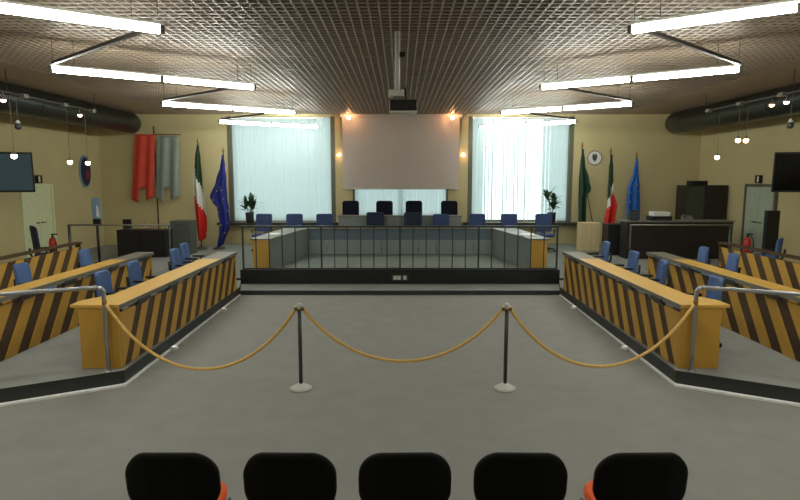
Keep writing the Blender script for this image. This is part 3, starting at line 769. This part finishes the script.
# ------------------------------------------------------------------ furniture at the far left
t = thing('sideboard', 'low black sideboard under the red banner', 'sideboard', (-6.75, 15.1, .16))
one('body', t, lambda q: q.bb(-.66, .62, 0, .45, 0, .72, M['blackbrown']), .005)
for x0, x1 in ((-.64, -.03), (.0, .6)): one('door', t, lambda q: q.bb(x0, x1, -.02, 0, .04, .69, M['black']), .003)
t = thing('desk_monitor', 'small black monitor on the left end of the black sideboard', 'monitor', (-7.22, 15.3, .88))
one('screen', t, lambda q: q.bb(-.1, .12, -.02, .02, .06, .27, M['black']), .005)
one('foot', t, lambda q: q.bb(-.08, .1, -.07, .07, 0, .06, M['greydark']))
t = thing('radiator', 'pale low radiator on the back wall below the banners', 'radiator', (-7.6, 17.9, .4))
def rad(q):
    for k in range(12): q.bb(-.6 + k * .1, -.52 + k * .1, -.05, .05, 0, .5, M['cream'])
    q.bb(-.6, .58, -.03, .03, .02, .06, M['cream']); q.bb(-.6, .58, -.03, .03, .44, .48, M['cream'])
one('fins', t, rad)
one('wall_mount', t, lambda q: (q.bb(-.4, -.36, .05, .098, .1, .4, M['edge']), q.bb(.36, .4, .05, .098, .1, .4, M['edge'])))
t = thing('filing_cabinet', 'grey-green metal filing cabinet left of the tricolour flag', 'filing cabinet', (-5.95, 15.6, .16))
one('body', t, lambda q: q.bb(-.26, .28, 0, .5, 0, .92, M['cabgrey']), .005)
for k in range(3):
    d = one('drawer', t, lambda q: q.bb(-.24, .26, -.018, 0, .03 + k * .295, .31 + k * .295, M['cabgrey']), .003)
    one('handle', d, lambda q: q.bb(-.06, .08, -.035, -.018, .22 + k * .295, .24 + k * .295, M['dsteel']))
t = thing('display_stand', 'slim dark stand topped by a pale blue panel near the oval shield', 'stand', (-6.80, 13.0, .16))
one('foot', t, lambda q: q.lathe([(.16, 0), (.16, .02), (.03, .04)], (0, 0, 0), M['black'], 18))
one('pole', t, lambda q: q.tube([(0, 0, .03), (0, 0, 1.1)], .03, M['black'], 10))
one('holder', t, lambda q: q.bb(-.08, .08, -.03, .04, 1.0, 1.16, M['black']), .005)
p = one('panel', t, lambda q: q.bb(-.09, .09, -.02, .02, 1.16, 1.63, M['paleblue']), .005)
one('white_figure', p, lambda q: q.prism([(.0, -.021, 1.22), (.07, -.021, 1.2), (.06, -.021, 1.42), (.02, -.021, 1.48)], [(.0, -.026, 1.22), (.07, -.026, 1.2), (.06, -.026, 1.42), (.02, -.026, 1.48)], M['white']))
for s, l in ((-1, 'red fire extinguisher beside the pale green door'), (1, 'red fire extinguisher beside the grey-green door')):
    y = 14.02 if s < 0 else 13.9
    t = thing('fire_extinguisher', l, 'fire extinguisher', (s * 8.25, 13.7, .16), 0, 'fire extinguishers')
    one('cylinder', t, lambda q: q.lathe([(.08, 0), (.085, .02), (.085, .55), (.07, .63), (.03, .68)], (0, 0, 0), M['signred'], 18))
    one('valve', t, lambda q: (q.tube([(0, 0, .68), (0, 0, .73)], .02, M['black'], 8), q.bb(-.02, .12, -.015, .015, .73, .76, M['black'])))
    one('hose', t, lambda q: q.tube([(.02, -.02, .71), (.09, -.07, .65), (.12, -.06, .48), (.1, -.05, .3)], .013, M['black'], 8))

# ------------------------------------------------------------------ plants on the sills
def plant(x, y, z, h, label, seed):
    rnd = random.Random(seed)
    t = thing('potted_plant', label, 'potted plant', (x, y + .0, z), 0, 'plants on the window sills')
    one('pot', t, lambda q: q.lathe([(.10, 0), (.115, .03), (.13, .28), (.135, .31), (.115, .31), (.11, .28)], (0, 0, 0), M['pot'], 20))
    q = MB(); tops = []
    for k in range(3):
        a = 2 * PI * k / 3 + seed; r = .03; hh = h * (.55 + .2 * k)
        q.tube([(r * math.cos(a), r * math.sin(a), .27), (4.0 * r * math.cos(a), 2.0 * r * math.sin(a), .27 + hh)], .012, M['pole'], 6)
        tops.append(Vector((4 * r * math.cos(a), 2 * r * math.sin(a), .27 + hh)))
    q.build('stem', t)
    q = MB()
    for c in tops:
        for k in range(15):
            az = rnd.uniform(0, 2 * PI); el = rnd.uniform(.2, 1.3); L = rnd.uniform(.3, .55); c0 = c - Vector((0, 0, rnd.uniform(0, .22)))
            dx = Vector((math.cos(az) * math.cos(el), math.sin(az) * math.cos(el) * .35, math.sin(el))); sd = Vector((-math.sin(az), math.cos(az), 0)) * .05
            rows = []
            for i in range(5):
                f = i / 4; p = c0 + dx * (L * f) - Vector((0, 0, .14 * f * f)) ; wv = sd * (math.sin(PI * min(.97, .15 + .85 * f)) + .05)
                rows.append((q.bm.verts.new(p - wv), q.bm.verts.new(p + wv)))
            for i in range(4):
                f_ = q.bm.faces.new((rows[i][0], rows[i][1], rows[i + 1][1], rows[i + 1][0])); f_.material_index = q.mi(M['leaf']); f_.smooth = True
    q.build('foliage', t)
plant(-4.62, 17.83, .87, .42, 'leafy plant in a dark pot on the left window sill', 1)
plant(4.66, 17.83, .87, .62, 'taller leafy plant in a dark pot on the right window sill', 5)

# ------------------------------------------------------------------ light, camera
w = bpy.data.worlds.new('daylight'); bpy.context.scene.world = w; w.use_nodes = True
bg = w.node_tree.nodes['Background']; bg.inputs['Color'].default_value = (.90, .97, 1.0, 1); bg.inputs['Strength'].default_value = 1.9

cam = bpy.data.cameras.new('camera'); co = bpy.data.objects.new('camera', cam); C.objects.link(co)
co.location = (0, 0, 2.23); co.rotation_euler = (PI / 2 - math.atan(72 / 580), 0, 0)
cam.sensor_width = 36; cam.lens = 580 / 800 * 36; cam.clip_start = .05
S = bpy.context.scene; S.camera = co
S.view_settings.view_transform = 'Standard'; S.view_settings.look = 'None'
S.view_settings.exposure = 0.0; S.view_settings.gamma = 1; S.view_settings.use_curve_mapping = False
S.cycles.use_denoising = True; S.cycles.max_bounces = 8; S.cycles.sample_clamp_indirect = 6
